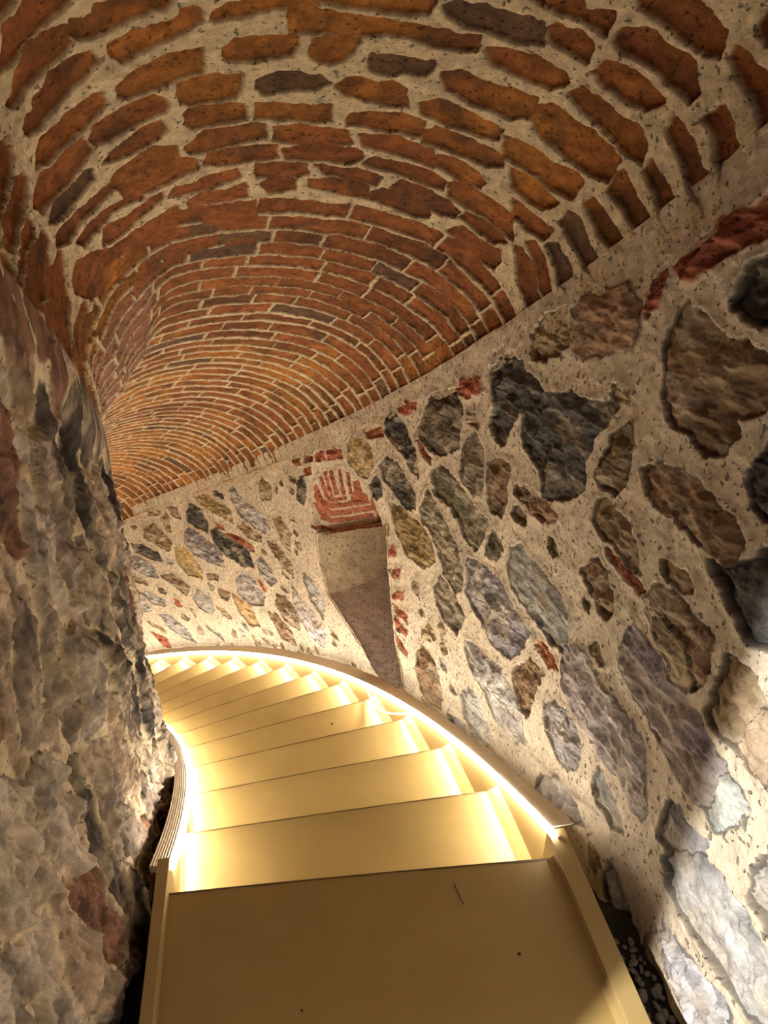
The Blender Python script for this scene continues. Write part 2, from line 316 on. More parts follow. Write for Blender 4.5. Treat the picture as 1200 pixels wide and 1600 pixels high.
STONES = """d 3010 13927 2922 14216 2776 13721 2657 12890 2509 11898 2473 11091 2617 11516 2738 12342 2918 13008 3024 13535
o 2494 13089 2396 13620 2325 14011 2059 13841 1957 13261 1942 12541 1952 11895 2041 11637 2190 11696 2379 12305 2490 12714
r 2037 13873 1952 14059 1735 13797 1700 13227 1872 13398 2010 13647
r 2806 14067 2696 14300 2532 14080 2529 13788 2691 13694
r 3383 14040 3101 13790 3039 13303 3289 13450
r 2530 12605 2433 12358 2293 11711 2288 11412 2427 11903
d 3083 11980 2975 12231 2793 11821 2670 10985 2521 10319 2515 9740 2661 9802 2816 10569 3004 11303
d 3260 11121 3131 11575 3035 11059 3034 10609 3130 10435 3244 10736
d 1619 13902 1529 14028 1419 13951 1302 13511 1201 12961 1089 12512 1161 12310 1296 12322 1373 11922 1416 11515 1494 11530 1584 11913 1604 12290 1548 12742 1603 13323
d 1243 12166 1117 12427 932 12241 721 11760 521 11420 562 11128 638 10901 672 10293 663 9737 764 9374 970 9508 1043 10430 1210 11191
o 1899 11581 1839 11918 1765 12035 1677 11514 1664 11001 1624 10270 1635 9884 1723 9856 1850 10398 1910 10984
b 1598 10889 1436 10891 1331 10580 1353 10062 1337 9571 1401 9027 1490 9242 1561 9915
o 2282 10959 2183 11257 2050 10802 1946 10454 1790 9748 1639 9148 1543 8858 1573 8316 1674 7815 1805 8322 1918 9075 2081 9722 2245 10253
o 2443 9711 2326 10295 2209 9619 2065 8804 1922 8023 1803 7117 1783 6187 1881 5972 2027 6649 2154 7776 2247 8514 2393 9035
y 2907 10090 2752 9841 2479 9058 2240 8021 2201 7272 2368 6983 2613 7491 2807 8696
o 1525 8178 1467 8448 1376 8183 1345 7857 1419 7506 1523 7693
g 1750 7391 1544 7233 1308 6625 1164 5836 971 5152 1008 4621 1135 4042 1365 4282 1558 5193 1720 6085
g 1270 7316 1259 7878 1122 7899 946 7339 726 6618 637 6115 610 4967 730 4981 968 5813 1189 6592
b 1265 9122 1191 9164 1106 8793 1120 8677 1219 8869
o 2202 5980 2127 6602 1978 6087 1831 5534 1731 4976 1849 4141 2022 4581 2153 5170
b 914 13415 911 14100 829 14262 699 14121 564 13914 479 13368 461 13006 501 12614 662 12699 853 13060
b 1234 14138 1133 14329 962 14200 914 13415 1116 13384 1215 13602
r 464 13298 426 13652 371 13812 341 13543 362 13249 415 13001
b 285 12562 228 12790 133 12390 36 11900 -74 11646 -155 11320 -192 10681 -136 10577 -74 10539 -101 10221 -74 9943 3 10041 79 10385 201 10751 280 11430 284 11928
d 4 12413 5 12767 -25 12885 -80 12906 -144 11810 -64 12086
b 581 9805 548 10208 499 10674 406 10919 383 10571 392 10101 383 9654 455 9457 550 9629
d -195 9417 -218 9695 -238 10096 -327 8611 -256 8914 -217 9185
b 577 8864 533 9244 436 9058 322 8676 246 8217 193 7665 262 7742 384 8251 497 8464
r 443 8094 346 7915 211 7510 139 7169 164 7055 330 7587
b 289 9798 174 9822 33 9529 -69 9074 -160 8734 -230 8416 -244 8019 -190 7916 -74 8313 5 8660 153 8996 242 9351
d -136 7845 -225 7832 -359 8169 -457 6549 -373 6532 -286 6951 -209 7357
b 1249 9774 1146 9956 1025 9458 916 9206 826 8919 897 8713 1045 9071 1185 9515
b 585 7406 482 7737 390 7353 299 6575 337 6251 481 6866
g 1706 3879 1599 4004 1448 3611 1209 3397 1059 2668 942 1926 851 1046 967 855 1208 1214 1411 2251 1612 3025
b 1087 3482 934 4130 792 3962 840 3088 860 2111 953 2229 1052 2899
r 893 4864 832 4988 690 4588 653 4283 750 4219
g 1692 1496 1586 1942 1430 1604 1299 762 1275 -65 1420 -171 1628 420
g 1866 58 1744 174 1616 -99 1566 -532 1856 -497
g 725 2919 629 3118 446 2783 359 2365 349 1648 428 1308 563 1513 680 2119
g 608 4357 589 4997 514 5308 393 4953 291 4486 183 4224 74 3848 -22 3634 -64 3146 -100 2484 -142 2001 -133 1558 -57 1679 42 2172 240 2600 420 3208 554 3644
g 212 5529 165 6291 110 6152 8 5688 -104 5220 -212 4986 -297 4614 -351 4316 -425 4036 -428 3407 -394 2947 -302 3171 -178 3625 -44 4130 78 4589 191 5120
b 118 7057 66 7311 -25 7165 -97 6816 -213 6486 -227 6046 -240 5596 -208 5291 -153 5811 -84 6325 39 6809
p 89 6635 -7 6481 -113 6057 -174 5662 -184 5245 -126 5326 -13 5851
b -306 4884 -304 5712 -300 6159 -377 5954 -477 5610 -463 5030 -442 4510 -365 4665
g 206 1450 189 1959 65 1491 -45 856 27 741 143 1026
g 694 -746 649 308 479 746 319 481 201 -61 401 -447 631 -865
g -435 3879 -494 3826 -553 3549 -551 3232 -460 2663 -417 2969 -438 3442
g -244 1611 -247 2392 -313 2497 -359 2172 -447 2258 -460 2033 -390 1637 -299 1454
g 3 -956 -51 -398 -133 -838 -202 -1413 -166 -1828 -55 -1663
g -305 1082 -365 1595 -460 1817 -553 1704 -675 1391 -795 1117 -881 -232 -825 -487 -737 -337 -569 -21 -446 193 -349 569
g -391 -1002 -400 -591 -485 -485 -561 -568 -645 -632 -724 -686 -784 -1084 -686 -1948 -562 -1791 -449 -1717
p -327 -1991 -322 -1260 -352 -887 -408 -1440 -542 -1954 -638 -2086 -559 -3061 -412 -2563 -328 -2179
g -641 2288 -650 2786 -681 2928 -773 1453 -678 1686
b -469 4587 -494 5327 -527 5404 -602 4197 -499 4265
d 7200 12857 7098 13443 6914 12884 6762 11507 6791 10742 7024 11415 7203 12144
g 7322 11172 7175 11570 6857 10355 6498 8810 6490 7540 6829 8317 7160 9330 7326 10428
d 6712 10758 6578 10898 6306 9893 5889 8592 5778 7184 6025 7468 6402 8567 6625 9620
g 6161 13375 6079 13597 5875 12297 5515 11209 5416 10371 5459 9705 5645 10066 5957 11267 6158 12737
r 6369 10287 6242 10269 5780 8861 5745 8345 6034 8849
r 6610 11445 6420 11013 6360 10536 6550 10959
g 5714 7663 5558 7841 5339 6697 5256 6022 5413 5719 5642 6622
g 6243 6321 6092 6973 5762 5972 5587 4889 5633 4100 5915 4218 6200 5203
r 5732 6137 5633 6023 5502 5223 5578 5235
g 7317 5307 7185 5939 6894 5085 6857 3869 6951 3495 7242 4442
d 8627 11613 8452 11388 8027 10180 7960 9300 8253 9921 8580 10931
g 8806 10691 8503 10315 8191 8922 8107 7790 8383 8278 8703 9495
b 8259 12648 8013 12820 7800 11696 7664 10580 7764 10099 8044 10999 8294 11899
b 7810 13229 7670 13425 7641 11706 7742 11821
g 8589 6746 8449 6828 8066 5614 8067 4959 8349 5408
g 8765 6478 8540 6029 8431 4804 8747 5090
b 8046 7942 7753 7881 7383 6370 7468 5606 7795 6885
r 7850 5556 7718 5461 7596 4425 7775 4751
y 7603 10130 7298 9833 7011 7690 7040 6937 7389 7580 7600 8950
y 6979 13820 6729 13692 6190 11801 6168 10960 6490 11924 6901 13214
b 6080 10556 5923 10756 5566 9379 5575 9065 5860 9569
b 5517 12854 5404 13463 5234 12722 5256 11882 5490 12090
d 4640 12570 4526 12722 4476 11778 4556 11049 4663 11397
r 4686 13874 4556 13779 4546 13393 4661 13464
r 4506 13818 4314 13657 4303 13373 4479 13464
r 4264 13783 4077 13668 4053 13163 4255 13324
r 4031 13661 3760 13455 3750 12947 4022 13132
r 4517 13174 4355 13106 4346 12679 4509 12738
b 5242 10549 5055 10419 4868 9288 4916 8126 5092 8807
b 5429 8982 5195 8550 4887 7208 4858 6278 5128 7276
g 8237 4198 8023 4044 7600 2255 7431 863 7743 1422 8078 2730
b 5280 5029 5088 4689 4814 3568 4789 2249 5081 2665 5304 4009
g 4919 5656 4741 4864 4427 3513 4204 2520 4220 1251 4501 1885 4774 3085 4897 4371
g 4664 6406 4526 6244 4306 5359 4183 4200 4241 3273 4503 4734
b 5521 3476 5320 3315 4994 2001 4913 994 5262 1376
y 6356 5254 5920 4036 5758 2366 5969 2353 6246 3709
b 8559 3766 8196 2575 8161 2092 8499 3252
r 8551 2706 8180 1638 8063 406 8273 748
g 7123 2510 6752 1380 6712 959 7056 2067
y 3642 13531 3553 13829 3357 13532 3248 12962 3194 12151 3306 11620 3477 11917 3618 12696
b 2450 2434 2336 2948 2136 2445 2004 1282 1985 178 2220 130 2396 1184
b 6922 7246 6663 7087 6682 6532 6910 6854
b 6709 5781 6408 5273 6479 4726 6676 5186
b 7647 13946 7408 13463 7345 12485 7537 12892
b 8106 14185 7807 13877 7851 13469 8099 13795
b 8743 8675 8453 7922 8420 7455 8664 8040
r 312 13749 255 13884 175 13971 81 13931 -5 13893 -44 13891 -77 13315 48 13344 130 13292 186 13259 251 13300 291 13527
r 3026 9059 2930 9070 2914 8546 3011 8483
r 2912 7976 2816 7969 2800 7483 2896 7398
r 2908 6767 2701 6842 2752 6252 2836 6314
r 2813 5551 2665 5612 2662 5191 2811 5204
r 2809 4941 2588 4468 2585 4040 2784 4425
r 2798 4327 2566 3532 2578 3256 2779 3528
r 2793 3425 2571 2366 2568 2095 2775 2702
r 4471 10155 4413 9616 4170 9103 4056 9008 3582 9068 3196 9195 3153 9015 3583 8798 4092 8757 4431 9524
r 4397 10953 4342 10915 4277 10190 4096 9772 3731 9698 3311 9726 3311 9507 3733 9490 4116 9491 4325 9872
r 4378 11329 4316 11522 4220 10689 4074 10237 3728 10138 3324 10151 3310 9894 3730 9878 4094 9924 4294 10348
r 4326 11911 4278 11871 4186 11047 4037 10638 3724 10564 3352 10416 3338 10258 3726 10299 4056 10341 4230 10695
r 4094 11151 4033 10961 3752 10891 3723 10678 4035 10758 4128 11007
r 3281 9938 3139 9750 3173 9104 3254 9131
r 3294 10727 3252 10457 3267 9807 3339 10008
r 4367 11370 4342 11924 4291 12070 4234 11554 4276 10918
r 4231 12389 4158 12325 4078 11158 4158 11169
r 4133 12574 4060 12552 3992 11144 4057 11051
r 4013 12553 3946 12492 3874 11106 3952 11070
r 3854 12495 3799 12446 3757 11026 3819 10980
r 3711 12198 3637 12176 3636 11031 3697 10985
r 3596 11598 3479 11591 3452 10910 3366 10730 3367 10441 3648 10519 3676 10885 3600 11007"""
def parse(T):
    out = []
    for l in T.strip().splitlines():
        a = l.split(); v = np.array([int(x) for x in a[1:]], float)/1e4
        out.append((a[0], v.reshape(-1, 2)))
    return out

# ---------------------------------------------------------------- outer rubble wall (right)
COL = {'d': (88, 86, 80), 'g': (168, 165, 162), 'b': (150, 127, 100), 'o': (118, 110, 92), 'r': (164, 98, 72),
       'p': (192, 168, 142), 'y': (166, 142, 100), 'm': (202, 188, 164)}
HOLE = np.array([(0.4297, -0.3861), (0.3196, -0.0498), (0.2993, 0.0142), (0.2908, -0.1866), (0.2799, -0.5404),
                 (0.2618, -0.7504), (0.27, -0.88), (0.2958, -0.9027), (0.4104, -0.7084), (0.4241, -0.5446)])
HEAD = np.array([(0.4406, -0.26), (0.4387, -0.1383), (0.4203, 0.0131), (0.4011, 0.0949), (0.3476, 0.1875),
                 (0.3229, 0.1067), (0.3026, 0.0053), (0.3196, -0.0498), (0.4297, -0.3861)])
def knots(segs):
    o = []
    for a, b, st in segs: o.append(np.arange(a, b, st))
    return np.concatenate(o)
def outer_wall():
    th = knots([(-0.62, -0.12, 0.004), (-0.12, 0.12, 0.00042), (0.12, 0.3, 0.0006), (0.3, 0.6, 0.0008), (0.6, 1.25, 0.0012)])
    wv = np.arange(-0.42, 1.50, 0.0028)
    TH, WV = np.meshgrid(th, wv, indexing='ij')
    X = TH*RW; Z = WV-K*TH
    wx = fbm(X*50, Z*50, 4, 3)*0.010+fbm(X*14, Z*14, 2, 8)*0.010
    wz = fbm(X*50+40, Z*50, 4, 4)*0.010+fbm(X*14+9, Z*14, 2, 9)*0.008
    calm = 1-0.75*((TH > 0.29) & (TH < 0.46) & (WV > 0.62) & (WV < 1.36))
    wx = wx*calm; wz = wz*calm
    dist = np.full(TH.shape, 1.0); sid = np.full(TH.shape, -1)
    stones = parse(STONES)
    # a few more stones where the camera sees little of the wall
    r2 = np.random.RandomState(4)
    centres = [p.mean(0) for _, p in stones]
    for i in range(2600):
        t = r2.uniform(-0.6, 1.2); ww = r2.uniform(-0.35, 1.36)
        vis = -0.055 < t < 0.62
        a, b_ = r2.uniform(0.04, 0.1), r2.uniform(0.02, 0.04)
        if vis: a, b_ = a*r2.uniform(0.35, 0.7), b_*r2.uniform(0.4, 0.8)
        zz = ww-K*t; ok = True
        for _, p in stones:
            q = p[:, 0]*RW; s = p[:, 1]-K*p[:, 0]
            m = 0.03 if not vis else 0.010
            if q.min()-a-m < t*RW < q.max()+a+m and s.min()-b_-m < zz < s.max()+b_+m: ok = False; break
        if not ok or (0.25 < t < 0.47 and -0.95 < zz < 0.25): continue
        ang = np.sort(r2.uniform(0, 2*math.pi, 9)); rr = r2.uniform(0.75, 1.1, 9)
        q = t+a*rr*np.cos(ang)/RW; s = zz+b_*rr*np.sin(ang)
        stones.append((r2.choice(list('ggbbodybp') if not vis else list('byypgb')), np.stack([q, s+K*q], -1)))
    for k, (ty, p) in enumerate(stones):
        i0 = np.searchsorted(th, p[:, 0].min()-0.008); i1 = np.searchsorted(th, p[:, 0].max()+0.008)
        j0 = np.searchsorted(wv, p[:, 1].min()-0.07); j1 = np.searchsorted(wv, p[:, 1].max()+0.07)
        if i1 <= i0 or j1 <= j0: continue
        sl = (slice(i0, i1), slice(j0, j1))
        V = np.stack([p[:, 0]*RW, p[:, 1]-K*p[:, 0]], -1)
        d = poly_sdf(X[sl]+wx[sl], Z[sl]+wz[sl], V)
        if ty == 'r': d = d+0.0055
        m = d < dist[sl]
        dist[sl] = np.where(m, d, dist[sl]); sid[sl] = np.where(m, k, sid[sl])
    dist = dist-0.005
    ins = sstep(0.006, -0.001, dist+0.004*fbm(X*30, Z*30, 3, 77))
    types = [s[0] for s in stones]
    cols = np.array([lin(COL[t]) for t in types]); r3 = np.random.RandomState(11)
    cols = cols*r3.uniform(0.75, 1.2, (len(cols), 1))*r3.uniform(0.95, 1.05, (len(cols), 3))
    rec = r3.uniform(-0.014, 0.004, len(cols)); rec[[t == 'd' for t in types]] -= 0.006
    rgh = r3.uniform(0.6, 1.4, len(cols))
    sidc = np.clip(sid, 0, None)
    sc = cols[sidc]
    # clefts of the schist run along its bedding
    bed = ridge(X*12+sidc*3.1+Z*4, Z*26+sidc*1.7, 4, 21)
    blo = fbm(X*20+sidc, Z*30, 4, 31)
    hs = rec[sidc]+rgh[sidc]*((bed-0.62)*0.026+blo*0.014)+0.006*np.clip(-dist/0.03, 0, 1)
    hm = fbm(X*6, Z*6, 3, 41)*0.008+fbm(X*40, Z*40, 4, 45)*0.0035+0.003*sstep(0.03, 0.004, dist)
    h = hm*(1-ins)+hs*ins+fbm(X*1.6, Z*1.6, 2, 50)*0.012
    sc = sc*(1+0.6*fbm(X*17+sidc+Z*5, Z*34, 5, 61)[..., None])*(1+0.3*fbm(X*5, Z*5, 3, 64)[..., None])
    # ochre dust and lime runs over the stones
    lime = sstep(-0.05, 0.42, fbm(X*10, Z*16, 5, 71)+0.12*sstep(-0.015, 0.0, dist))[..., None]*0.5
    mort = np.array(lin(COL['m']))*(1+0.16*fbm(X*7, Z*7, 4, 81)[..., None])
    sc = sc*(1-lime)+mort*lime*0.9
    brickc = np.array([t == 'r' for t in types])[sidc]
    sc = np.where(brickc[..., None], cols[sidc]*(1+0.3*fbm(X*30, Z*30, 3, 66)[..., None]), sc)
    hs = np.where(brickc, 0.0, hs)
    col = mort*(1-ins[..., None])+sc*ins[..., None]
    # embrasure head: brick courses sinking into the wall towards the opening
    i0, i1 = np.searchsorted(th, [0.285, 0.46]); j0, j1 = np.searchsorted(wv, [0.6, 1.45]); sl = (slice(i0, i1), slice(j0, j1))
    Vh = np.stack([HEAD[:, 0]*RW, HEAD[:, 1]], -1)
    dh = poly_sdf(X[sl]+wx[sl]*0.6, Z[sl]+wz[sl]*0.6, Vh)
    low = WV[sl]                                     # grows with height above the stair line
    inhead = sstep(0.004, -0.004, dh)
    ramp = inhead*np.clip((1.25-low)/0.37, 0, 1)
    h[sl] = h[sl]*(1-0.5*inhead)-0.05*ramp**1.5
    R = RW-h
    P = np.stack([R*np.cos(TH), R*np.sin(TH), Z], -1)
    dn = poly_sdf(X+wx*0.5, Z+wz*0.5, np.stack([HOLE[:, 0]*RW, HOLE[:, 1]], -1))
    flat = np.stack([X+sidc*0.37*ins, Z+sidc*0.13*ins, X*0], -1)
    o = grid_mesh('wall_right', P, col, ins*(~brickc), flat, M_WALL, cull=dn < 0)
    return structure(o)
outer_wall()

def embrasure():
    """splayed window recess cut through the outer wall"""
    A = np.array([(0.4297+0.003, -0.3861+0.01), (0.3196, -0.0498+0.02), (0.2993-0.003, 0.0142+0.02), (0.2908-0.003, -0.1866),
                  (0.2799-0.003, -0.5404), (0.2618-0.003, -0.7504), (0.266, -0.885), (0.2958, -0.9127), (0.4104+0.001, -0.7184), (0.4241+0.002, -0.5446)])
    pts = []; reg = []
    for i in range(len(A)):
        a, b_ = A[i], A[(i+1) % len(A)]; n = max(2, int(np.hypot((b_[0]-a[0])*RW, b_[1]-a[1])/0.008))
        for k in range(n): pts.append(a+(b_-a)*k/n); reg.append(i)
    pts.append(pts[0]); reg.append(reg[0]); pts = np.array(pts); reg = np.array(reg)
    dp = np.linspace(-0.011, 0.5, 60)
    TH = np.repeat(pts[:, 0][:, None], len(dp), 1); Z = np.repeat(pts[:, 1][:, None], len(dp), 1)
    DP = np.repeat(dp[None], len(pts), 0); S = np.arange(len(pts))[:, None]*0.008+0*DP
    n = fbm(S*14, DP*14, 4, 5)*0.006
    R = RW+DP
    P = np.stack([R*np.cos(TH), R*np.sin(TH), Z+n], -1)
    P[..., 0] += n*0.5; P[..., 1] -= n
    isill = (reg == 7)[:, None, None]; ibr = ((reg == 0))[:, None, None]
    pl = np.array(lin((196, 180, 150)))*(1+0.25*fbm(S*9, DP*5, 4, 15)[..., None])
    grey = np.array(lin((205, 190, 178)))*(1+0.08*fbm(S*6, DP*6, 3, 17)[..., None])
    jn = sstep(0.6, 0.8, np.abs((DP/0.05) % 1-0.5)*2)[..., None]
    br = np.array(lin(COL['r']))*(1-jn)+pl*jn
    col = np.where(isill, grey, np.where(ibr, br, pl))
    o = grid_mesh('window_1', P, col, 0*DP+isill[..., 0]*0.0, np.stack([S, DP, 0*S], -1), M_WALL)
    structure(o)
    # closed back of the recess
    V = [cyl(RW+0.49, a, z) for a, z in pts[:-1]]
    V.append(tuple(np.mean(V, 0))); m = len(V)-1
    b = mesh_obj('trim_1', V, [(i, (i+1) % m, m) for i in range(m)], paint('grey_plaster', (128, 114, 104), 0.8))
    structure(b)
embrasure()

# ---------------------------------------------------------------- brick vault
RCV = (VRN+RW)/2; AV = (RW-VRN)/2
def vault_pt(s, u, inset=0.0):
    dr = np.maximum(u-math.pi, 0)+np.maximum(-u, 0); uc = np.clip(u, 0, math.pi)
    c, sn = np.cos(uc), np.sin(uc)
    x = np.sign(c)*np.abs(c)**(2/VN); y = np.abs(sn)**(2/VN)
    k = 1-inset/0.5
    hh = VB*y*k
    t = s+hh*math.sin(VTAU)/RCV+VSK*(1-x)/2
    rr = RCV+AV*x*k
    z = ZS-K*s+hh*math.cos(VTAU)+VDZ*(1-x)/2-dr*0.4
    return np.stack([rr*np.cos(t), rr*np.sin(t), z], -1)
def vault():
    sv = knots([(-0.16, -0.03, 0.0012), (-0.03, 0.15, 0.00046), (0.15, 0.3, 0.0006), (0.3, 0.6, 0.0009), (0.6, 1.3, 0.0014)])
    uv = np.linspace(-0.12, math.pi+0.5, 760)
    S, U = np.meshgrid(sv, uv, indexing='ij')
    c = vault_pt(np.zeros(len(uv)), uv); arc = np.concatenate([[0], np.cumsum(np.linalg.norm(np.diff(c, axis=0), axis=1))])
    arc0 = arc-np.interp(0, uv, arc)
    X = S*5.75; Y = np.repeat(arc0[None], len(sv), 0)
    wx = fbm(X*50, Y*50, 3, 103)*0.004+fbm(X*12, Y*12, 2, 108)*0.004
    wy = fbm(X*50+30, Y*50, 3, 104)*0.004
    dist = np.full(S.shape, 1.0); val = np.zeros(S.shape); kind = np.zeros(S.shape)
    r = np.random.RandomState(3)
    for k, (ty, p) in enumerate(parse(BRICKS)):
        i0, i1 = np.searchsorted(sv, [p[:, 0].min()-0.006, p[:, 0].max()+0.006])
        j0, j1 = np.searchsorted(uv, [p[:, 1].min()-0.08, p[:, 1].max()+0.08])
        if i1 <= i0 or j1 <= j0: continue
        sl = (slice(i0, i1), slice(j0, j1))
        V = np.stack([p[:, 0]*5.75, np.interp(p[:, 1], uv, arc0)], -1)
        d = poly_sdf(X[sl]+wx[sl]*1.3, Y[sl]+wy[sl]*1.3, V)-0.001
        m = d < dist[sl]; dist[sl] = np.where(m, d, dist[sl])
        val[sl] = np.where(m, r.uniform(0.8, 1.2), val[sl]); kind[sl] = np.where(m, 1.0 if ty == 'd' else 0.0, kind[sl])
    # the courses that follow further down the stair, and those overhead behind the viewer
    L = arc0[np.searchsorted(uv, math.pi)]
    Sw = S+wx*0.30+0.0016*np.sin(U*3+S*40)+0.0016*fbm(Y*5, X*4, 3, 99)
    lim = np.interp(uv, [-0.03, 0.29, 0.43, 0.91, 1.44, 1.97, 2.63, 2.9, 3.12, 3.5], [0.001, -0.008, -0.015, 0.011, 0.027, 0.026, -0.002, 0.02, 0.024, 0.005])[None]-0.002
    def course(s0, s1):
        i0, i1 = np.searchsorted(sv, [s0-0.004, s1+0.004]); sl = slice(i0, i1)
        half = (s1-s0)/2*5.75; ds = np.abs(Sw[sl]-(s0+s1)/2)*5.75-(half-(r.uniform(0.004, 0.009) if s0 < 0.25 else r.uniform(0.009, 0.015))+0.007*fbm(Y[sl]*9, X[sl]*6, 3, int(s0*300) % 50+3)-0.003*np.clip(fbm(Y[sl]*6, X[sl]*3, 2, int(s0*500) % 50), 0, 1))
        cuts = [-0.02]; foot = r.uniform(0.10, 0.17)
        cuts.append(foot)
        while cuts[-1] < L-0.22: cuts.append(cuts[-1]+r.uniform(0.13, 0.28))
        cuts[-1] = L-r.uniform(0.05, 0.16); cuts.append(L+0.01); cuts.append(L+0.2)
        for a, b_ in zip(cuts[:-1], cuts[1:]):
            g = r.uniform(0.004, 0.010)
            j0, j1 = np.searchsorted(arc0, [a-0.02, b_+0.02])
            if j1 <= j0: continue
            dy = np.abs(Y[sl, j0:j1]+wy[sl, j0:j1]-(a+b_)/2)-((b_-a)/2-g)
            e = np.maximum(ds[:, j0:j1], dy)
            if s0 < 0.1: e = np.where(S[sl, j0:j1] > lim[:, j0:j1], 1.0, e)
            m = e < dist[sl, j0:j1]
            dist[sl, j0:j1] = np.where(m, e, dist[sl, j0:j1]); v = r.uniform(0.72, 1.25); kd = 1.0 if r.rand() < 0.07 else 0.0
            val[sl, j0:j1] = np.where(m, v, val[sl, j0:j1]); kind[sl, j0:j1] = np.where(m, kd, kind[sl, j0:j1])
    s = 0.1335
    while s < 1.29:
        n = s+(r.uniform(0.0118, 0.0150) if s < 0.25 else r.uniform(0.0135, 0.0165)); course(s, n); s = n
    s = 0.032
    while s > -0.15:
        n = s-r.uniform(0.013, 0.017); course(n, s); s = n
    ins = sstep(0.0045, 0.0, dist)
    near = sstep(0.35, 0.0, S)
    # a wedge of thinner, paler bricks on the inner flank where the turn tightens
    h = ins*(-0.005-0.003*near+fbm(X*22, Y*22, 4, 130)*0.003+fbm(X*70, Y*70, 2, 133)*0.0012)
    h = h+(1-ins)*(fbm(X*30, Y*30, 4, 140)*0.003+0.002)+fbm(X*1.8, Y*1.8, 2, 150)*0.012
    bul = sstep(0.10, 0.27, S)*(1-sstep(0.275, 0.285, S))*sstep(2.0, 2.45, U)*(1-sstep(2.8, 3.2, U))
    h = h+0.075*bul
    P = vault_pt(S, U, h)
    P[..., 0] += 0; 
    b1 = np.array(lin((132, 78, 40))); b2 = np.array(lin((92, 74, 58))); bo = np.array(lin((160, 103, 44)))
    mx = sstep(-0.2, 0.5, fbm(X*3, Y*3, 3, 160))[..., None]
    bc = (b1*(1-mx)+bo*mx)*(1-kind[..., None]*0.8)+b2*kind[..., None]*0.8
    bc = bc*val[..., None]*(1+0.45*fbm(X*28, Y*28, 4, 170)[..., None])
    soot = sstep(0.1, 0.6, fbm(X*9, Y*9, 4, 175))[..., None]*0.6
    bc = bc*(1-soot)+np.array(lin((64, 48, 36)))*soot
    pale = (sstep(0.17, 0.2, S)*(1-sstep(0.275, 0.285, S))*sstep(2.15, 2.3, U))[..., None]
    bc = bc*(1-pale)+np.array(lin((150, 104, 84)))*pale
    mc = np.array(lin((204, 184, 150)))*(1+0.15*fbm(X*8, Y*8, 4, 180)[..., None])
    col = mc*(1-ins[..., None])+bc*ins[..., None]
    o = grid_mesh('ceiling', P, col, ins*0.3, np.stack([X, Y, 0*X], -1), M_VAULT)
    structure(o)
vault()

# ---------------------------------------------------------------- inner rubble wall (left), rough and close
def inner_wall():
    th = knots([(-0.192, 0.36, 0.00055), (0.36, 1.25, 0.003)])
    wv = np.arange(-0.42, 1.66, 0.0032)
    TH, WV = np.meshgrid(th, wv, indexing='ij'); X = TH*RN; Z = WV-K*TH
    wx = fbm(X*9, Z*9, 3, 203)*0.03; wz = fbm(X*9+5, Z*9, 3, 205)*0.02
    f1, f2, idd = voronoi((X+wx*1.3)/0.125+(Z+wz)*0.8, (Z+wz*2.5)/0.33, 3, 0.9)
    e = f2-f1
    e = e+0.10*fbm(X*30, Z*22, 3, 219)
    ins = sstep(0.03, 0.12, e)
    rr = TAB[(idd//256) & 255, idd & 255]; r2 = TAB[(idd//256+50) & 255, (idd+31) & 255]
    bed = ridge(X*16+rr*9+Z*3, Z*7+r2*9, 4, 221)
    hs = rr*0.028-0.014+(bed-0.6)*0.034*(0.5+r2)+fbm(X*22, Z*30, 4, 231)*0.009
    hs += 0.012*np.clip(e/0.5, 0, 1)
    hm = fbm(X*12, Z*12, 4, 241)*0.010+0.004
    fr = ridge(X*34+rr*5, Z*15+r2*7, 4, 255)
    hs += (fr-0.6)*0.022+fbm(X*90, Z*50, 3, 258)*0.003
    hm += fbm(X*70, Z*70, 3, 259)*0.003
    h = hm*(1-ins)+hs*ins+fbm(X*2.2, Z*2.2, 2, 251)*0.026
    # towards its foot the rock leans out over the strip of the stair
    h += 0.018*sstep(0.25, -0.05, WV)
    h = h+np.maximum(0.03-h, 0)*sstep(1.18, 1.34, WV)
    pal = np.array([lin(c) for c in [(142, 126, 112), (92, 82, 74), (172, 150, 128), (66, 58, 54), (150, 134, 120), (128, 92, 74), (178, 164, 150)]])
    sc = pal[(r2*6.99).astype(int)]
    sc = sc*(1+0.9*fbm(X*26+rr, Z*9, 5, 261)[..., None])*(1-0.35*sstep(0.62, 0.45, fr)[..., None])
    mort = np.array(lin((200, 182, 152)))*(1+0.2*fbm(X*6, Z*6, 4, 271)[..., None])
    lime = sstep(0.0, 0.5, fbm(X*10, Z*12, 4, 281))[..., None]*0.42
    sc = sc*(1-lime)+mort*lime
    col = mort*(1-ins[..., None])+sc*ins[..., None]
    R = RN+h*(1-sstep(1.40, 1.47, WV))-0.02*sstep(1.41, 1.5, WV)
    P = np.stack([R*np.cos(TH), R*np.sin(TH), Z], -1)
    o = grid_mesh('wall_left', P, col, ins, np.stack([Z+r2, X+rr, 0*X], -1), M_WALL)
    structure(o)
    # end face of that wall
    zt = 2.6
    V = []; F = []
    t0 = -0.192
    for r_ in (RN+0.004, RN-0.25, RN-0.6):
        for z_ in (-0.5, 2.3): V.append(cyl(r_, t0, z_))
    F = [(0, 2, 3, 1), (2, 4, 5, 3)]
    o = mesh_obj('trim_2', V, F, paint('entrance_jamb_plaster', (170, 150, 120), 0.8)); structure(o)
inner_wall()

